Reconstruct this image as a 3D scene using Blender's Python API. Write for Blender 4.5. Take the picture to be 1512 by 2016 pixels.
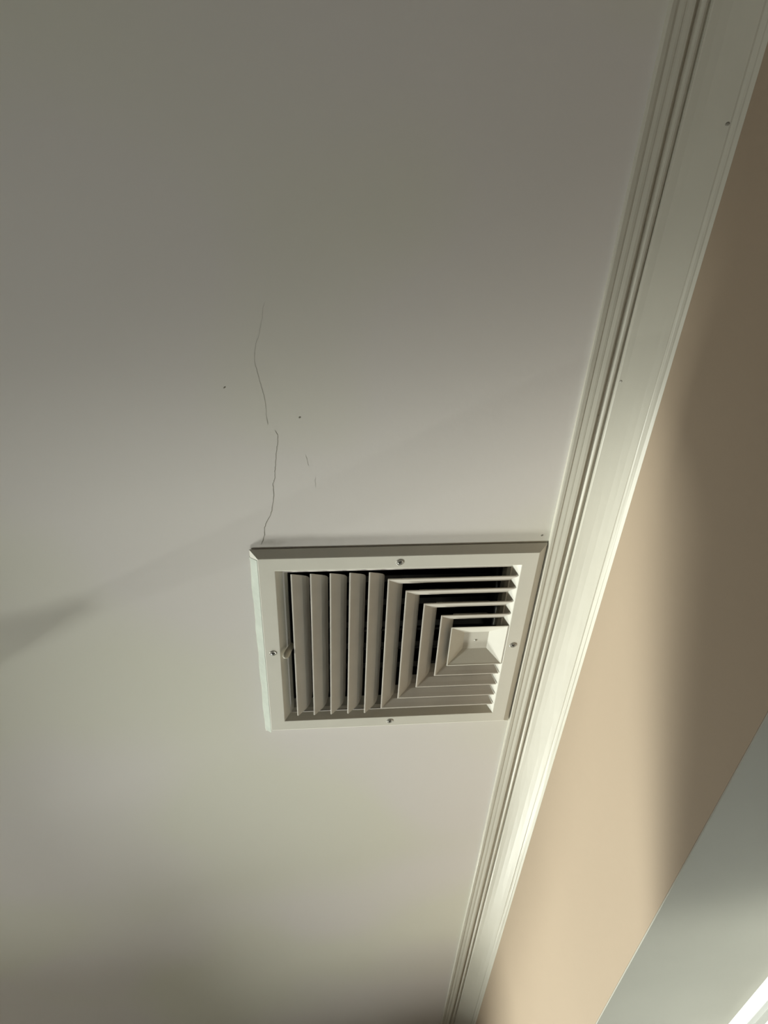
import bpy, bmesh, math, random
from mathutils import Matrix, Vector

random.seed(4)
scene = bpy.context.scene
for o in list(bpy.data.objects):
    bpy.data.objects.remove(o, do_unlink=True)
COL = scene.collection

# ---------------------------------------------------------------- camera
EYE = 1.65                      # eye height; the ceiling is 0.75 m above the phone
S = 0.75                        # metres per measured unit
CEIL = EYE + S
cam_data = bpy.data.cameras.new('camera')
cam = bpy.data.objects.new('camera', cam_data)
COL.objects.link(cam)
cam_data.sensor_fit = 'HORIZONTAL'
cam_data.sensor_width = 36.0
cam_data.lens = 36.0 * 1517.27 / 1512.0
cam_data.clip_start = 0.01
cr = Vector((0.99606508, -0.03880609, -0.07967713))
cu = Vector((0.0187721, -0.78625662, 0.61761488))
cf = Vector((0.08661389, 0.61668032, 0.78243429))
cam.matrix_world = Matrix(((cr.x, cu.x, -cf.x, 0.0), (cr.y, cu.y, -cf.y, 0.0),
                           (cr.z, cu.z, -cf.z, EYE), (0, 0, 0, 1)))
scene.camera = cam

# ---------------------------------------------------------------- light
world = bpy.data.worlds.new('overcast_sky')
scene.world = world
world.use_nodes = True
bg = world.node_tree.nodes['Background']
bg.inputs['Color'].default_value = (0.95, 0.97, 1.0, 1)
bg.inputs['Strength'].default_value = 2.2

# daylight thrown up from the bright patio outside the side window
sun_l = bpy.data.lights.new('patio_daylight', 'AREA')
sun_l.shape = 'RECTANGLE'
sun_l.size, sun_l.size_y = 0.75, 0.7
sun_l.energy = 1110
sun_l.color = (1.0, 0.975, 0.93)
sun_o = bpy.data.objects.new('patio_daylight', sun_l)
COL.objects.link(sun_o)
sun_o.location = (-6.5, 3.8, -0.1)
aim = Vector((0.2, 1.15, 2.3)) - Vector(sun_o.location)
sun_o.rotation_euler = aim.to_track_quat('-Z', 'Y').to_euler()

# added fill lamp beyond the end window, brightening the near ceiling
fill_l = bpy.data.lights.new('ceiling_fill', 'AREA')
fill_l.shape = 'RECTANGLE'
fill_l.size, fill_l.size_y = 1.6, 0.8
fill_l.energy = 560
fill_l.color = (1.0, 0.965, 0.925)
fill_o = bpy.data.objects.new('ceiling_fill', fill_l)
COL.objects.link(fill_o)
fill_o.location = (-2.5, 8.0, 0.2)
aim = Vector((0.0, 0.2, 2.3)) - Vector(fill_o.location)
fill_o.rotation_euler = aim.to_track_quat('-Z', 'Y').to_euler()

vs = scene.view_settings
vs.view_transform = 'Standard'
vs.look = 'None'
vs.exposure = 0.0
vs.gamma = 1.0
vs.use_curve_mapping = False

# ---------------------------------------------------------------- materials
def paint(name, col, rough=0.6, mottle=0.03, scale=6.0, bump=0.04, bscale=240.0, spec=0.35, metal=0.0):
    m = bpy.data.materials.new(name)
    m.use_nodes = True
    nt = m.node_tree
    b = nt.nodes['Principled BSDF']
    b.inputs['Roughness'].default_value = rough
    b.inputs['Specular IOR Level'].default_value = spec
    b.inputs['Metallic'].default_value = metal
    tc = nt.nodes.new('ShaderNodeTexCoord')
    n = nt.nodes.new('ShaderNodeTexNoise')
    n.inputs['Scale'].default_value = scale
    n.inputs['Detail'].default_value = 4
    nt.links.new(tc.outputs['Object'], n.inputs['Vector'])
    r = nt.nodes.new('ShaderNodeValToRGB')
    r.color_ramp.elements[0].position = 0.3
    r.color_ramp.elements[1].position = 0.7
    r.color_ramp.elements[0].color = (*[c * (1 - mottle) for c in col], 1)
    r.color_ramp.elements[1].color = (*[min(1, c * (1 + mottle)) for c in col], 1)
    nt.links.new(n.outputs['Fac'], r.inputs['Fac'])
    nt.links.new(r.outputs['Color'], b.inputs['Base Color'])
    if bump:
        n2 = nt.nodes.new('ShaderNodeTexNoise')
        n2.inputs['Scale'].default_value = bscale
        n2.inputs['Detail'].default_value = 3
        nt.links.new(tc.outputs['Object'], n2.inputs['Vector'])
        bp = nt.nodes.new('ShaderNodeBump')
        bp.inputs['Strength'].default_value = bump
        bp.inputs['Distance'].default_value = 0.002
        nt.links.new(n2.outputs['Fac'], bp.inputs['Height'])
        nt.links.new(bp.outputs['Normal'], b.inputs['Normal'])
    return m

def ceiling_paint():
    m = paint('ceiling_paint', (0.70, 0.68, 0.63), rough=0.75, mottle=0.0, bump=0.05, bscale=160, spec=0.25)
    nt = m.node_tree
    b = nt.nodes['Principled BSDF']
    tc = next(n for n in nt.nodes if n.type == 'TEX_COORD')
    # faint random hue noise: warmer and cooler areas
    n = nt.nodes.new('ShaderNodeTexNoise')
    n.inputs['Scale'].default_value = 2.6
    n.inputs['Detail'].default_value = 1.0
    nt.links.new(tc.outputs['Object'], n.inputs['Vector'])
    r = nt.nodes.new('ShaderNodeValToRGB')
    r.color_ramp.elements[0].position = 0.42
    r.color_ramp.elements[1].position = 0.58
    r.color_ramp.elements[0].color = (0.705, 0.672, 0.645, 1)
    r.color_ramp.elements[1].color = (0.695, 0.680, 0.600, 1)
    nt.links.new(n.outputs['Fac'], r.inputs['Fac'])
    # grey dust smudge where the crack meets the vent, and a fainter grey patch along the vent's near edge
    def smudge(cx, cy, rx, ry):
        mp = nt.nodes.new('ShaderNodeMapping')
        mp.vector_type = 'TEXTURE'
        mp.inputs['Location'].default_value = (cx, cy, CEIL)
        mp.inputs['Scale'].default_value = (rx, ry, 1)
        nt.links.new(tc.outputs['Object'], mp.inputs['Vector'])
        ln = nt.nodes.new('ShaderNodeVectorMath')
        ln.operation = 'LENGTH'
        nt.links.new(mp.outputs['Vector'], ln.inputs[0])
        mr = nt.nodes.new('ShaderNodeMapRange')
        mr.inputs['From Min'].default_value = 0.25
        mr.inputs['From Max'].default_value = 1.0
        mr.inputs['To Min'].default_value = 1.0
        mr.inputs['To Max'].default_value = 0.0
        nt.links.new(ln.outputs['Value'], mr.inputs['Value'])
        ns = nt.nodes.new('ShaderNodeTexNoise')
        ns.inputs['Scale'].default_value = 90
        nt.links.new(tc.outputs['Object'], ns.inputs['Vector'])
        mu = nt.nodes.new('ShaderNodeMath')
        mu.operation = 'MULTIPLY'
        nt.links.new(mr.outputs['Result'], mu.inputs[0])
        nt.links.new(ns.outputs['Fac'], mu.inputs[1])
        return mu
    last = r.outputs['Color']
    for (cx, cy, rx, ry, amt) in ((-0.058, 0.637, 0.022, 0.006, 0.75), (0.02, 0.634, 0.09, 0.012, 0.18)):
        s = smudge(cx, cy, rx, ry)
        k = nt.nodes.new('ShaderNodeMath')
        k.operation = 'MULTIPLY'
        k.inputs[1].default_value = amt
        nt.links.new(s.outputs[0], k.inputs[0])
        mx = nt.nodes.new('ShaderNodeMix')
        mx.data_type = 'RGBA'
        nt.links.new(k.outputs[0], mx.inputs['Factor'])
        nt.links.new(last, mx.inputs['A'])
        mx.inputs['B'].default_value = (0.33, 0.31, 0.27, 1)
        last = mx.outputs['Result']
    nt.links.new(last, b.inputs['Base Color'])
    return m

def glass_mat():
    m = bpy.data.materials.new('window_glass')
    m.use_nodes = True
    nt = m.node_tree
    nt.nodes.remove(nt.nodes['Principled BSDF'])
    out = nt.nodes['Material Output']
    t = nt.nodes.new('ShaderNodeBsdfTransparent')
    t.inputs['Color'].default_value = (0.93, 0.96, 0.94, 1)
    g = nt.nodes.new('ShaderNodeBsdfGlossy')
    g.inputs['Roughness'].default_value = 0.02
    f = nt.nodes.new('ShaderNodeFresnel')
    f.inputs['IOR'].default_value = 1.45
    mx = nt.nodes.new('ShaderNodeMixShader')
    nt.links.new(f.outputs[0], mx.inputs[0])
    nt.links.new(t.outputs[0], mx.inputs[1])
    nt.links.new(g.outputs[0], mx.inputs[2])
    nt.links.new(mx.outputs[0], out.inputs['Surface'])
    return m

M = {
    'ceiling': ceiling_paint(),
    'tan': paint('tan_wall_paint', (0.355, 0.278, 0.203), rough=0.7, mottle=0.02, scale=3, bump=0.08, bscale=120),
    'crown': paint('cream_gloss_paint', (0.545, 0.525, 0.452), rough=0.42, mottle=0.02, scale=14, bump=0.05, bscale=90, spec=0.4),
    'lining': paint('grey_green_reveal_paint', (0.38, 0.367, 0.322), rough=0.6, mottle=0.05, scale=5),
    'white': paint('white_window_enamel', (0.84, 0.85, 0.83), rough=0.35, mottle=0.01, bump=0.02),
    'seal': paint('grey_window_seal', (0.30, 0.30, 0.28), rough=0.6, mottle=0.05),
    'vent': paint('vent_enamel', (0.67, 0.65, 0.58), rough=0.34, mottle=0.02, scale=20, bump=0.03, bscale=400, spec=0.45),
    'blade': paint('shaded_vent_enamel', (0.54, 0.505, 0.45), rough=0.42, mottle=0.05, scale=25, bump=0.03, bscale=400, spec=0.4),  # vent enamel darkened to put shade into the louvres
    'caulk': paint('pale_green_caulk', (0.52, 0.56, 0.495), rough=0.5, mottle=0.06, scale=60, bump=0.2, bscale=150),
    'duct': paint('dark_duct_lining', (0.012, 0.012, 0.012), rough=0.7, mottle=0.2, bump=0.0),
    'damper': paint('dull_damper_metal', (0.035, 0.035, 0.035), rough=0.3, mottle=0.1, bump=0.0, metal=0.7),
    'screw': paint('worn_screw_metal', (0.42, 0.41, 0.37), rough=0.35, mottle=0.1, scale=300, bump=0.0, metal=0.5),
    'dark': paint('dark_slot', (0.03, 0.03, 0.028), rough=0.8, mottle=0.1, bump=0.0),
    'lever': paint('aged_cream_plastic', (0.52, 0.49, 0.40), rough=0.35, mottle=0.05, bump=0.0),
    'crack': paint('dark_crack_grey', (0.27, 0.255, 0.215), rough=0.9, mottle=0.15, scale=80, bump=0.0),  # own grey-brown of the crack line and specks
    'faint': paint('faint_crack_grey', (0.50, 0.48, 0.43), rough=0.9, mottle=0.1, scale=80, bump=0.0),
    'floor': paint('beige_floor', (0.46, 0.42, 0.36), rough=0.45, mottle=0.2, scale=3),
    'wood': paint('walnut_veneer', (0.16, 0.10, 0.06), rough=0.5, mottle=0.2, scale=5),
    'ground': paint('patio_ground', (0.35, 0.34, 0.31), rough=0.9, mottle=0.1, scale=3),
    'metal': paint('brushed_metal', (0.5, 0.5, 0.5), rough=0.3, mottle=0.05, metal=1.0, bump=0.0),
    'shade': paint('linen_shade', (0.6, 0.55, 0.45), rough=0.8, mottle=0.05),
    'glass': glass_mat(),
}

# ---------------------------------------------------------------- mesh helpers
class MB:
    def __init__(self):
        self.v, self.f, self.mi = [], [], []

    def add(self, verts, faces, mi=0):
        n = len(self.v)
        self.v += [tuple(p) for p in verts]
        self.f += [tuple(i + n for i in f) for f in faces]
        self.mi += [mi] * len(faces)
        return self

    def box(self, a, b, mi=0):
        (x0, y0, z0), (x1, y1, z1) = a, b
        v = [(x0, y0, z0), (x1, y0, z0), (x1, y1, z0), (x0, y1, z0), (x0, y0, z1), (x1, y0, z1), (x1, y1, z1), (x0, y1, z1)]
        return self.add(v, [(0, 3, 2, 1), (4, 5, 6, 7), (0, 1, 5, 4), (1, 2, 6, 5), (2, 3, 7, 6), (3, 0, 4, 7)], mi)

    def rings(self, rings, closed=False, caps=True, mi=0):
        k, n = len(rings[0]), len(rings)
        v = [p for r in rings for p in r]
        f = []
        for i in range(n if closed else n - 1):
            j = (i + 1) % n
            for a in range(k):
                b = (a + 1) % k
                f.append((i * k + a, j * k + a, j * k + b, i * k + b))
        if caps and not closed:
            f.append(tuple(range(k)))
            f.append(tuple((n - 1) * k + a for a in reversed(range(k))))
        return self.add(v, f, mi)

    def lathe(self, c, prof, seg=24, mi=0):
        return self.rings([[(c[0] + r * math.cos(t), c[1] + r * math.sin(t), c[2] + z)
                            for t in [2 * math.pi * i / seg for i in range(seg)]] for r, z in prof], mi=mi)

    def build(self, name, mats, parent=None, smooth=False, bevel=0.0, origin=None):
        """verts are given in world metres; origin (or the parent's place) becomes the object's origin"""
        mats = mats if isinstance(mats, (list, tuple)) else [mats]
        me = bpy.data.meshes.new(name)
        o = bpy.data.objects.new(name, me)
        COL.objects.link(o)
        base = Vector((0, 0, 0))
        q = parent
        while q is not None:
            base += q.location
            q = q.parent
        org = Vector(origin) if origin else base
        o.location = org - base
        me.from_pydata([tuple(Vector(p) - org) for p in self.v], [], self.f)
        for mm in mats:
            me.materials.append(mm)
        for p, i in zip(me.polygons, self.mi):
            p.material_index = i
            p.use_smooth = smooth
        bm = bmesh.new()
        bm.from_mesh(me)
        bmesh.ops.recalc_face_normals(bm, faces=bm.faces)
        bm.to_mesh(me)
        bm.free()
        if bevel:
            b = o.modifiers.new('soft_edges', 'BEVEL')
            b.width = bevel
            b.segments = 2
            b.limit_method = 'ANGLE'
            b.angle_limit = math.radians(30)
        if parent is not None:
            o.parent = parent
        return o

def box(a, b):
    return MB().box(a, b)

def empty(name, loc, parent=None):
    o = bpy.data.objects.new(name, None)
    o.empty_display_size = 0.05
    COL.objects.link(o)
    o.location = loc
    if parent is not None:
        o.parent = parent
    return o

def tag(o, label, cat=None, group=None, kind=None):
    o['label'] = label
    if cat:
        o['category'] = cat
    if group:
        o['group'] = group
    if kind:
        o['kind'] = kind
    return o

def U(x, y, z):
    return (x * S, y * S, EYE + z * S)

# ---------------------------------------------------------------- room shell
XL, XW, XO = -2.4, 0.3784, 0.65      # left wall, right wall face, right wall outside
Y0, Y1 = -1.6, 3.6
SOF = EYE + 0.380                   # underside of the window head in the right wall

# vent opening through the ceiling (measured units -> metres)
VX0, VX1, VY0, VY1 = -0.1154, 0.4005, 0.8621, 1.3619
NI = 0.056                          # neck inset
hx0, hx1, hy0, hy1 = (VX0 + NI) * S, (VX1 - NI) * S, (VY0 + NI) * S, (VY1 - NI) * S
c = MB()
xs, ys = (XL - 0.1, hx0, hx1, XO), (Y0 - 0.1, hy0, hy1, Y1 + 0.1)
for i in range(3):
    for j in range(3):
        if i == 1 and j == 1:
            continue
        c.add([(xs[i], ys[j], CEIL), (xs[i + 1], ys[j], CEIL), (xs[i + 1], ys[j + 1], CEIL), (xs[i], ys[j + 1], CEIL)], [(0, 1, 2, 3)])
        c.add([(xs[i], ys[j], CEIL + 0.012), (xs[i + 1], ys[j], CEIL + 0.012), (xs[i + 1], ys[j + 1], CEIL + 0.012), (xs[i], ys[j + 1], CEIL + 0.012)], [(3, 2, 1, 0)])
for (a, b) in (((hx0, hy0), (hx1, hy0)), ((hx1, hy0), (hx1, hy1)), ((hx1, hy1), (hx0, hy1)), ((hx0, hy1), (hx0, hy0))):
    c.add([(*a, CEIL), (*b, CEIL), (*b, CEIL + 0.012), (*a, CEIL + 0.012)], [(0, 1, 2, 3)])
ceiling = c.build('ceiling', M['ceiling'])
tag(ceiling, 'matte off-white painted plaster ceiling with a hairline crack', kind='structure')

tag(box((XL - 0.1, Y0 - 0.1, -0.1), (XO, Y1 + 0.1, 0)).build('floor', M['floor']), 'beige floor of the room', kind='structure')
tag(box((-14, -12, -1.2), (14, 16, -1.0)).build('ground', M['ground']), 'pale ground outside the windows', kind='structure')

# right wall: tan, with a window opening
WY0, WY1, SILL = 0.05, 2.5, 0.9
w = MB()
w.box((XW, Y0, SOF + 0.002), (XO, Y1, CEIL))
w.box((XW, Y0, 0), (XO, WY0 - 0.002, SOF + 0.002))
w.box((XW, WY1 + 0.002, 0), (XO, Y1, SOF + 0.002))
w.box((XW, WY0 - 0.002, 0), (XO, WY1 + 0.002, SILL))
tag(w.build('wall_right', M['tan']), 'matte tan painted wall under the cream crown moulding', kind='structure')

# left wall with the window the daylight comes through
LY0, LY1, LZ0, LZ1 = 1.3, 2.78, 0.75, 1.51
w = MB()
w.box((XL - 0.1, Y0, 0), (XL, LY0, CEIL))
w.box((XL - 0.1, LY1, 0), (XL, Y1, CEIL))
w.box((XL - 0.1, LY0, 0), (XL, LY1, LZ0))
w.box((XL - 0.1, LY0, LZ1), (XL, LY1, CEIL))
tag(w.build('wall_left', M['tan']), 'tan painted wall with the daylit side window', kind='structure')
tag(box((XL - 0.1, Y0 - 0.1, 0), (XO, Y0, CEIL)).build('wall_back', M['tan']), 'tan painted wall behind the viewer', kind='structure')
FX0, FX1, FZ0, FZ1 = -2.1, -0.3, 0.85, 1.68
w = MB()
w.box((XL - 0.1, Y1, 0), (FX0, Y1 + 0.1, CEIL))
w.box((FX1, Y1, 0), (XO, Y1 + 0.1, CEIL))
w.box((FX0, Y1, 0), (FX1, Y1 + 0.1, FZ0))
w.box((FX0, Y1, FZ1), (FX1, Y1 + 0.1, CEIL))
tag(w.build('wall_front', M['tan']), 'tan painted end wall of the room', kind='structure')

# crown moulding: stepped and beaded at the ceiling, wide cove, small foot on the wall
prof = [(0.4022, 1.0), (0.4022, 0.9932), (0.4040, 0.9924), (0.4090, 0.9922), (0.4105, 0.9926), (0.4112, 0.9929),
        (0.4125, 0.9926), (0.4165, 0.9914), (0.4190, 0.9911), (0.4200, 0.9913), (0.4215, 0.9909), (0.4255, 0.9895),
        (0.4290, 0.9890), (0.4305, 0.9898), (0.4328, 0.9932), (0.4368, 0.9932), (0.4378, 0.9908), (0.4392, 0.9892),
        (0.4412, 0.9887), (0.4432, 0.9893), (0.4450, 0.9917), (0.4470, 0.9920), (0.4480, 0.9878), (0.4494, 0.9866),
        (0.4570, 0.9832), (0.4660, 0.9785), (0.4760, 0.9727), (0.4850, 0.9670), (0.4935, 0.9614), (0.4950, 0.9610),
        (0.4962, 0.9594), (0.4980, 0.9576), (0.5000, 0.9560), (0.5010, 0.9556), (0.5045, 0.9510), (0.5046, 1.0)]
NY = 60
rings = []
for k in range(NY + 1):
    y = Y0 + (Y1 - Y0) * k / NY
    rings.append([(x * S + (0 if i in (len(prof) - 1,) else 0.0004 * math.sin(9 * y + 1.3 * i) * (1 if 0 < i < len(prof) - 2 else 0)), y, EYE + z * S) for i, (x, z) in enumerate(prof)])
crown = MB().rings(rings).build('trim_1', M['crown'])
tag(crown, 'cream painted crown moulding with beads and wide cove', kind='structure')

def mark(name, p, r, mat, parent, nrm=(0, 0, -1), stretch=1.3):
    """small flattened dent or speck on a surface"""
    n = Vector(nrm).normalized()
    a = n.orthogonal().normalized()
    b = n.cross(a)
    mb = MB()
    rg = []
    for (rr, h) in ((1.0, 0.0), (0.8, 0.0002), (0.35, 0.0003)):
        rg.append([Vector(p) + n * h + a * (rr * r * math.cos(t)) + b * (rr * r * stretch * math.sin(t)) for t in [2 * math.pi * i / 9 for i in range(9)]])
    return mb.rings(rg).build(name, M[mat], parent, smooth=True)

def on_crown(i0, i1, t, y):
    (xa, za), (xb, zb) = prof[i0], prof[i1]
    return ((xa + (xb - xa) * t) * S, y, EYE + (za + (zb - za) * t) * S), (-(za - zb), 0, -(xb - xa))

p, n = on_crown(27, 28, 0.75, 0.139)
mark('nail_mark', p, 0.0018, 'crack', crown, n)
p, n = on_crown(23, 24, 0.35, 0.404)
mark('nail_mark', p, 0.0014, 'faint', crown, n)
p, n = on_crown(14, 15, 0.15, 0.452)
mark('nail_mark', p, 0.0016, 'faint', crown, n)

# hairline crack and specks in the ceiling
def ribbon(name, pts, w0, w1, mat):
    fine = []
    for a, b in zip(pts[:-1], pts[1:]):
        for t in (0, 0.34, 0.67):
            fine.append((a[0] + (b[0] - a[0]) * t + (random.uniform(-1, 1) * 0.0004 if t else 0), a[1] + (b[1] - a[1]) * t))
    fine.append(pts[-1])
    rg = []
    for k, (x, y) in enumerate(fine):
        q = fine[min(k + 1, len(fine) - 1)]
        r = fine[max(k - 1, 0)]
        d = Vector((q[0] - r[0], q[1] - r[1]))
        nn = Vector((-d.y, d.x)).normalized()
        f = k / (len(fine) - 1)
        w = (w0 + (w1 - w0) * f) * 0.5 * (0.75 + 0.5 * random.random())
        w *= 0.25 if k in (0, len(fine) - 1) else 1
        rg.append([(x + nn.x * w, y + nn.y * w, CEIL - 0.00015), (x - nn.x * w, y - nn.y * w, CEIL - 0.00015),
                   (x - nn.x * w, y - nn.y * w, CEIL + 0.001), (x + nn.x * w, y + nn.y * w, CEIL + 0.001)])
    return MB().rings(rg).build(name, M[mat], ceiling)

A = [(-0.0482, 0.3173), (-0.0512, 0.3265), (-0.0518, 0.3348), (-0.0554, 0.3485), (-0.0568, 0.3549), (-0.0603, 0.3635), (-0.0624, 0.3745),
     (-0.063, 0.3867), (-0.0613, 0.3958), (-0.0594, 0.4073), (-0.057, 0.4179), (-0.0554, 0.4274), (-0.0545, 0.4395), (-0.0543, 0.4542), (-0.0532, 0.463)]
B = [(-0.0459, 0.47), (-0.0427, 0.4765), (-0.0431, 0.4852), (-0.0447, 0.4929), (-0.0461, 0.5029), (-0.0473, 0.5188), (-0.0488, 0.5268),
     (-0.0488, 0.535), (-0.0502, 0.5408), (-0.0519, 0.5455), (-0.0514, 0.5503), (-0.0514, 0.5588), (-0.0525, 0.5709), (-0.0549, 0.5858),
     (-0.0578, 0.5945), (-0.0622, 0.6033), (-0.0655, 0.6123), (-0.0658, 0.624), (-0.0684, 0.6332), (-0.0713, 0.6398)]
ribbon('crack', A, 0.0004, 0.0007, 'faint')
ribbon('crack', B, 0.0005, 0.0008, 'crack')
ribbon('crack', [(-0.0117, 0.5045), (-0.0105, 0.5125), (-0.0088, 0.5194)], 0.0003, 0.0003, 'faint')
ribbon('crack', [(-0.001, 0.5359), (-0.0016, 0.5429), (-0.0008, 0.5513)], 0.0003, 0.0003, 'faint')
mark('speck', (-0.0174, 0.4538, CEIL), 0.0011, 'crack', ceiling)
mark('speck', (-0.0972, 0.4154, CEIL), 0.0008, 'crack', ceiling, stretch=2.2)
mark('speck', (0.2912, 0.6348, CEIL), 0.0014, 'crack', ceiling)

# ---------------------------------------------------------------- window in the right wall
FX = XW + 0.208                     # room-side face of the window frame
win = empty('window_1', (XO - 0.03, (WY0 + WY1) / 2, SILL))
tag(win, 'white framed window set back under a grey-green reveal', kind='structure')
box((XW + 0.0005, WY0, SOF), (FX, WY1, SOF + 0.002)).build('head_lining', M['lining'], win)
box((XW + 0.0005, WY0 - 0.002, SILL), (FX, WY0, SOF)).build('jamb_lining', M['lining'], win)
box((XW + 0.0005, WY1, SILL), (FX, WY1 + 0.002, SOF)).build('jamb_lining', M['lining'], win)
box((XW - 0.03, WY0 - 0.03, SILL), (FX, WY1 + 0.03, SILL + 0.022)).build('window_sill', M['white'], win, bevel=0.003)
f = MB()
f.box((FX, WY0, SOF - 0.0175), (XO, WY1, SOF + 0.002))
f.box((FX, WY0, SILL), (XO, WY0 + 0.04, SOF - 0.0175))
f.box((FX, WY1 - 0.04, SILL), (XO, WY1, SOF - 0.0175))
f.box((FX, WY0 + 0.04, SILL), (XO, WY1 - 0.04, SILL + 0.05))
f.box((FX, (WY0 + WY1) / 2 - 0.02, SILL + 0.05), (XO, (WY0 + WY1) / 2 + 0.02, SOF - 0.0175))
f.build('window_frame', M['white'], win, bevel=0.002)
ym = (WY0 + WY1) / 2
for (a, b) in ((WY0 + 0.04, ym - 0.02), (ym + 0.02, WY1 - 0.04)):
    zt = SOF - 0.031
    box((FX + 0.014, a, zt), (XO - 0.005, b, SOF - 0.0175)).build('seal', M['seal'], win)
    s = MB()
    s.box((FX + 0.006, a, zt - 0.05), (XO - 0.008, b, zt))
    s.box((FX + 0.006, a, SILL + 0.05), (XO - 0.008, b, SILL + 0.10))
    s.box((FX + 0.006, a, SILL + 0.10), (XO - 0.008, a + 0.05, zt - 0.05))
    s.box((FX + 0.006, b - 0.05, SILL + 0.10), (XO - 0.008, b, zt - 0.05))
    so = s.build('sash', M['white'], win, bevel=0.002)
    box((FX + 0.02, a + 0.05, SILL + 0.10), (FX + 0.024, b - 0.05, zt - 0.05)).build('pane', M['glass'], so)

# plain windows in left and end walls; the end one added for the fill
def plain_window(name, label, a, b, axis):
    lo, hi = Vector(a), Vector(b)
    t = 0.03
    root = empty(name, ((lo.x + hi.x) / 2, (lo.y + hi.y) / 2, lo.z))
    tag(root, label, kind='structure')
    f = MB()
    def piece(u0, u1, z0, z1, m=f, d0=0.0, d1=0.0):
        if axis == 'y':
            m.box((lo.x + d0, lo.y + u0, z0), (hi.x - d1, lo.y + u1, z1))
        else:
            m.box((lo.x + u0, lo.y + d0, z0), (lo.x + u1, hi.y - d1, z1))
        return m
    L = (hi.y - lo.y) if axis == 'y' else (hi.x - lo.x)
    piece(0, t, lo.z, hi.z)
    piece(L - t, L, lo.z, hi.z)
    piece(t, L - t, lo.z, lo.z + t)
    piece(t, L - t, hi.z - t, hi.z)
    f.build('window_frame', M['white'], root, bevel=0.002)
    piece(t, L - t, lo.z + t, hi.z - t, MB(), 0.028, 0.028).build('pane', M['glass'], root)

plain_window('window_2', 'plain white side window letting daylight into the room', (XL - 0.08, LY0, LZ0), (XL - 0.02, LY1, LZ1), 'y')
bl = MB()
for k in range(6):                      # added blocker shaped as a blind, keeps light off the far left ceiling
    bl.box((XL - 0.012, 2.18, 1.43 + 0.018 * k), (XL + 0.012, LY1, 1.447 + 0.018 * k))
tag(bl.build('blocker_blind', M['shade'], bpy.data.objects['window_2']), 'unseen blind-shaped light blocker added over half the side window')
plain_window('fill_window', 'plain white end window added to let the fill light in', (FX0, Y1 + 0.02, FZ0), (FX1, Y1 + 0.08, FZ1), 'x')

# ---------------------------------------------------------------- ceiling air vent
cx, cy = (VX0 + VX1) / 2, (VY0 + VY1) / 2
vent = empty('air_vent', (cx * S, cy * S, CEIL))
tag(vent, 'square off-white metal ceiling air vent with angled louvres, butted against the crown moulding', 'air vent')

def rect_ring(pr, x0, x1, y0, y1):
    """sweep a profile (inset, z) round a rectangle with mitred corners"""
    rg = []
    for k in range(4):
        r = []
        for (t, z) in pr:
            px = (x0 + t) if k in (0, 3) else (x1 - t)
            py = (y0 + t) if k in (0, 1) else (y1 - t)
            r.append(U(px, py, z))
        rg.append(r)
    return MB().rings(rg, closed=True)

fp = [(0.0, 0.9985), (0.0002, 0.9972), (0.0128, 0.9886), (0.0140, 0.9880), (0.0408, 0.9880), (0.0418, 0.9884),
      (0.0605, 1.0073), (0.0605, 1.030), (0.0590, 1.030), (0.0590, 1.0080), (0.0410, 0.9900), (0.0146, 0.9900), (0.0030, 0.9985)]
frame = rect_ring(fp, VX0, VX1, VY0, VY1).build('frame', M['vent'], vent)

# four countersunk screws
for (sx, sy, rot) in ((0.1411, 0.8902, 0.5), (-0.0877, 1.1125, 1.2), (0.3728, 1.1125, 0.9), (0.1426, 1.3337, 0.3)):
    x, y, z = U(sx, sy, 0.988)
    mb = MB()
    mb.lathe((x, y, z), [(0.0050, 0.0004), (0.0050, -0.0005), (0.0044, -0.0009), (0.0036, -0.0007), (0.0033, -0.0002)], 20, 0)
    mb.lathe((x, y, z), [(0.0033, 0.0003), (0.0032, -0.0007), (0.0020, -0.0011), (0.0006, -0.0012)], 20, 0)
    for q in (rot, rot + math.pi / 2):
        d, e = Vector((math.cos(q), math.sin(q), 0)), Vector((-math.sin(q), math.cos(q), 0))
        pts = [Vector((x, y, z - 0.00135)) + d * (a * 0.0023) + e * (b * 0.0006) for a, b in ((-1, -1), (1, -1), (1, 1), (-1, 1))]
        pts2 = [v + Vector((0, 0, 0.0008)) for v in pts]
        mb.rings([pts, pts2], mi=1)
    mb.build('screw', [M['screw'], M['dark']], frame)

# louvre blades: lip at the outside, curving up and inwards
ZB = 0.9887
BP = [(0.0000, 0.0000), (0.0026, 0.0000), (0.0100, 0.0046), (0.0195, 0.0100), (0.0265, 0.0162), (0.0302, 0.0245), (0.0318, 0.0345),
      (0.0304, 0.0347), (0.0289, 0.0251), (0.0254, 0.0173), (0.0187, 0.0112), (0.0092, 0.0058), (0.0000, 0.0018)]
JX1, JY0, JY1 = VX1 - 0.0418, VY0 + 0.0418, VY1 - 0.0418
for xl in (-0.0478, -0.0142, 0.0200, 0.0543, 0.0885):
    r0 = [U(xl + a, JY0 + 0.0085 + 1.2 * b, ZB + b) for a, b in BP]
    r1 = [U(xl + a, JY1 - 0.0150 - b, ZB + b) for a, b in BP]
    MB().rings([r0, r1]).build('straight_louvre', M['blade'], vent, bevel=0.0004)
for (xl, yt, yb) in ((0.1225, 0.9305, 1.2930), (0.1557, 0.9600, 1.2625), (0.1908, 0.9940, 1.2300), (0.2255, 1.0262, 1.1965)):
    e = JX1 - 0.0035
    rg = [[U(e - b, yt + a, ZB + b) for a, b in BP], [U(xl + a, yt + a, ZB + b) for a, b in BP],
          [U(xl + a, yb - a, ZB + b) for a, b in BP], [U(e - b, yb - a, ZB + b) for a, b in BP]]
    MB().rings(rg).build('bent_louvre', M['blade'], vent, bevel=0.0004)

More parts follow.
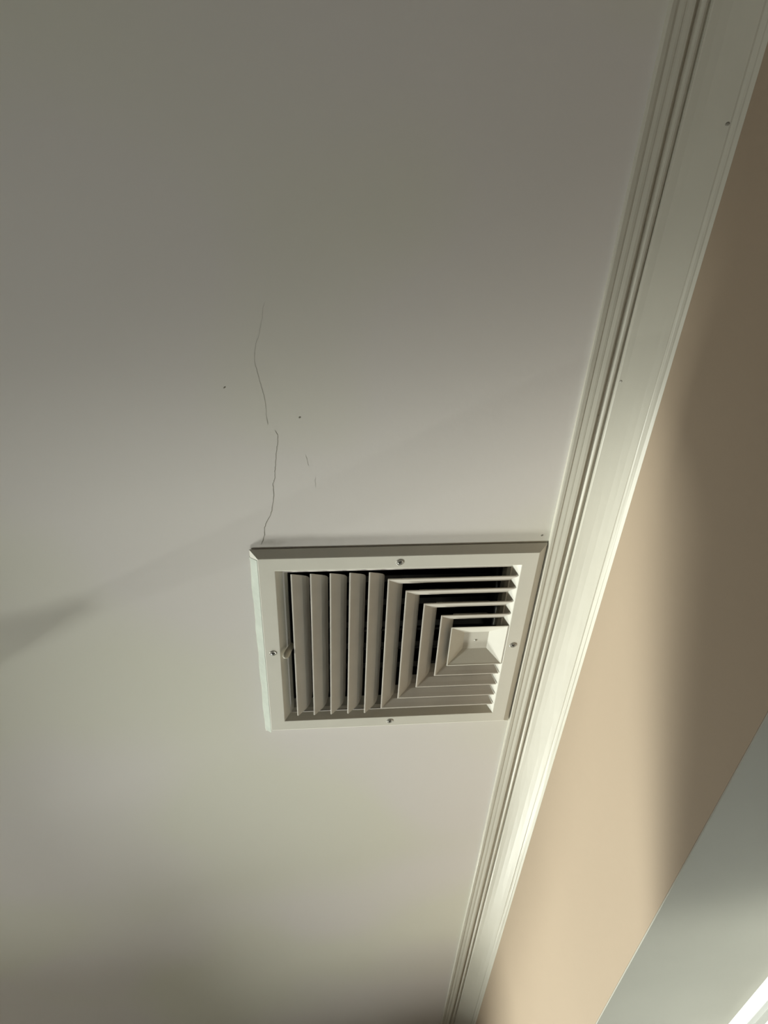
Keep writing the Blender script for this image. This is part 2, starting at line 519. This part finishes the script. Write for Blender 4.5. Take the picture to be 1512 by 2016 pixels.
# centre cap: a shallow square tray, recessed in the middle
CX0, CX1, CY0, CY1 = 0.2475, 0.3572, 1.0585, 1.1668
cp = [(0.0, 0.9890), (0.0, 0.9882), (0.0020, 0.9882), (0.0026, 0.9890), (0.0310, 1.0040), (0.0535, 1.0040),
      (0.0535, 1.0055), (0.0305, 1.0055), (0.0060, 0.9925)]
cap = rect_ring(cp, CX0, CX1, CY0, CY1)
cap_o = cap.build('centre_cap', M['vent'], vent)
x, y, z = U((CX0 + CX1) / 2, (CY0 + CY1) / 2, 1.0040)
mb = MB()
mb.lathe((x, y, z), [(0.0018, 0.0008), (0.0018, -0.0003), (0.0009, -0.0008), (0.0002, -0.0009)], 12)
mb.build('rivet', M['screw'], cap_o, smooth=True)
# straps that hold the cap and the blades
for yy in (1.085, 1.137):
    a, b = U(0.085, yy - 0.003, 1.0125), U(0.345, yy + 0.003, 1.0140)
    box(a, b).build('support_bar', M['damper'], vent)

# dark duct above with damper blades
NX0, NX1, NY0, NY1 = VX0 + 0.0590, VX1 - 0.0590, VY0 + 0.0590, VY1 - 0.0590
d = MB()
t = 0.003
z0, z1 = 1.0305, 1.42
d.box(U(NX0, NY0, z0), U(NX0 + t, NY1, z1))
d.box(U(NX1 - t, NY0, z0), U(NX1, NY1, z1))
d.box(U(NX0 + t, NY0, z0), U(NX1 - t, NY0 + t, z1))
d.box(U(NX0 + t, NY1 - t, z0), U(NX1 - t, NY1, z1))
d.box(U(NX0, NY0, z1), U(NX1, NY1, z1 + t))
d.build('duct_box', M['duct'], vent)
for k in range(6):
    yc = NY0 + 0.035 + k * (NY1 - NY0 - 0.07) / 5
    r0 = [U(NX0 + 0.006, yc + q, zz) for q, zz in ((-0.012, 1.080), (0.0, 1.076), (0.012, 1.090), (0.012, 1.092), (0.0, 1.079), (-0.012, 1.083))]
    r1 = [(U(NX1 - 0.006, 0, 0)[0], v[1], v[2]) for v in r0]
    MB().rings([r0, r1]).build('damper_blade', M['damper'], vent)

# damper lever at the left side
lv = MB()
path = [(-0.0500, 1.1065, 1.004, 0.0050), (-0.0550, 1.1085, 0.996, 0.0060), (-0.0600, 1.1120, 0.989, 0.0072), (-0.0635, 1.1160, 0.984, 0.0075), (-0.0655, 1.1185, 0.9815, 0.0055), (-0.0660, 1.1195, 0.9808, 0.0020)]
rg = []
pv = [Vector(U(a, b, cz)) for (a, b, cz, r) in path]
for k, (a, b, cz, r) in enumerate(path):
    tn = (pv[min(k + 1, len(pv) - 1)] - pv[max(k - 1, 0)]).normalized()
    wv = tn.cross(Vector((0.6, -0.5, -0.6))).normalized()
    nv = tn.cross(wv)
    rg.append([pv[k] + wv * (r * S * math.cos(q)) + nv * (0.45 * r * S * math.sin(q)) for q in [2 * math.pi * i / 12 for i in range(12)]])
tag(lv.rings(rg).build('damper_lever', M['lever'], vent, smooth=True), 'small rounded cream damper lever')

# paint and caulk bead along the vent's outer left edge
rg = []
n = 40
for k in range(n + 1):
    y = VY0 + 0.017 + (VY1 - VY0 - 0.022) * k / n
    e = 0.0006 * math.sin(k * 0.7) + random.uniform(-0.0004, 0.0004)
    rg.append([U(VX0 - 0.0012 + e, y, 1.0002), U(VX0 - 0.0004 + e, y, 0.9985), U(VX0 + 0.0005, y, 0.9964), U(VX0 + 0.0122, y, 0.9883),
               U(VX0 + 0.0124, y, 0.9890), U(VX0 + 0.001, y, 0.9972), U(VX0 + 0.001, y, 1.0002)])
tag(MB().rings(rg).build('caulk_bead', M['caulk'], vent), 'pale green-white paint and caulk along the left edge')

# ---------------------------------------------------------------- unseen shadow casters added below and beside the view
wd = empty('shadow_wardrobe', (-1.07, 0.96, 0))  # unseen blocker added for the soft shadow on the tan wall
tag(wd, 'tall dark wooden wardrobe added unseen below the view to shadow the wall', 'shadow_wardrobe')
WT = 1.77
box((-1.82, 0.68, 0), (-0.32, 1.22, WT)).build('body', M['wood'], wd)
for k in range(3):
    a = -1.82 + 0.5 * k
    dr = box((a + 0.003, 1.22, 0.08), (a + 0.497, 1.24, WT)).build('door', M['wood'], wd, bevel=0.002)
    box((a + 0.44, 1.24, 0.95), (a + 0.455, 1.265, 1.10)).build('handle', M['metal'], dr, bevel=0.003)

pl = empty('shadow_pendant', (-0.60, 0.885, CEIL))  # unseen object, form chosen to throw the streak on the ceiling
tag(pl, 'pendant lamp with conical ceiling cap added unseen left of the view to cast the ceiling streak', 'lamp')
MB().lathe((-0.60, 0.885, CEIL), [(0.055, 0.0), (0.05, -0.03), (0.03, -0.09), (0.012, -0.13), (0.004, -0.14)], 24).build('ceiling_cap', M['metal'], pl, smooth=True)
MB().lathe((-0.60, 0.885, CEIL), [(0.003, -0.14), (0.003, -0.42)], 10).build('cord', M['dark'], pl)
MB().lathe((-0.60, 0.885, CEIL), [(0.05, -0.40), (0.12, -0.56), (0.117, -0.56), (0.047, -0.403)], 32).build('lamp_shade', M['shade'], pl, smooth=True)
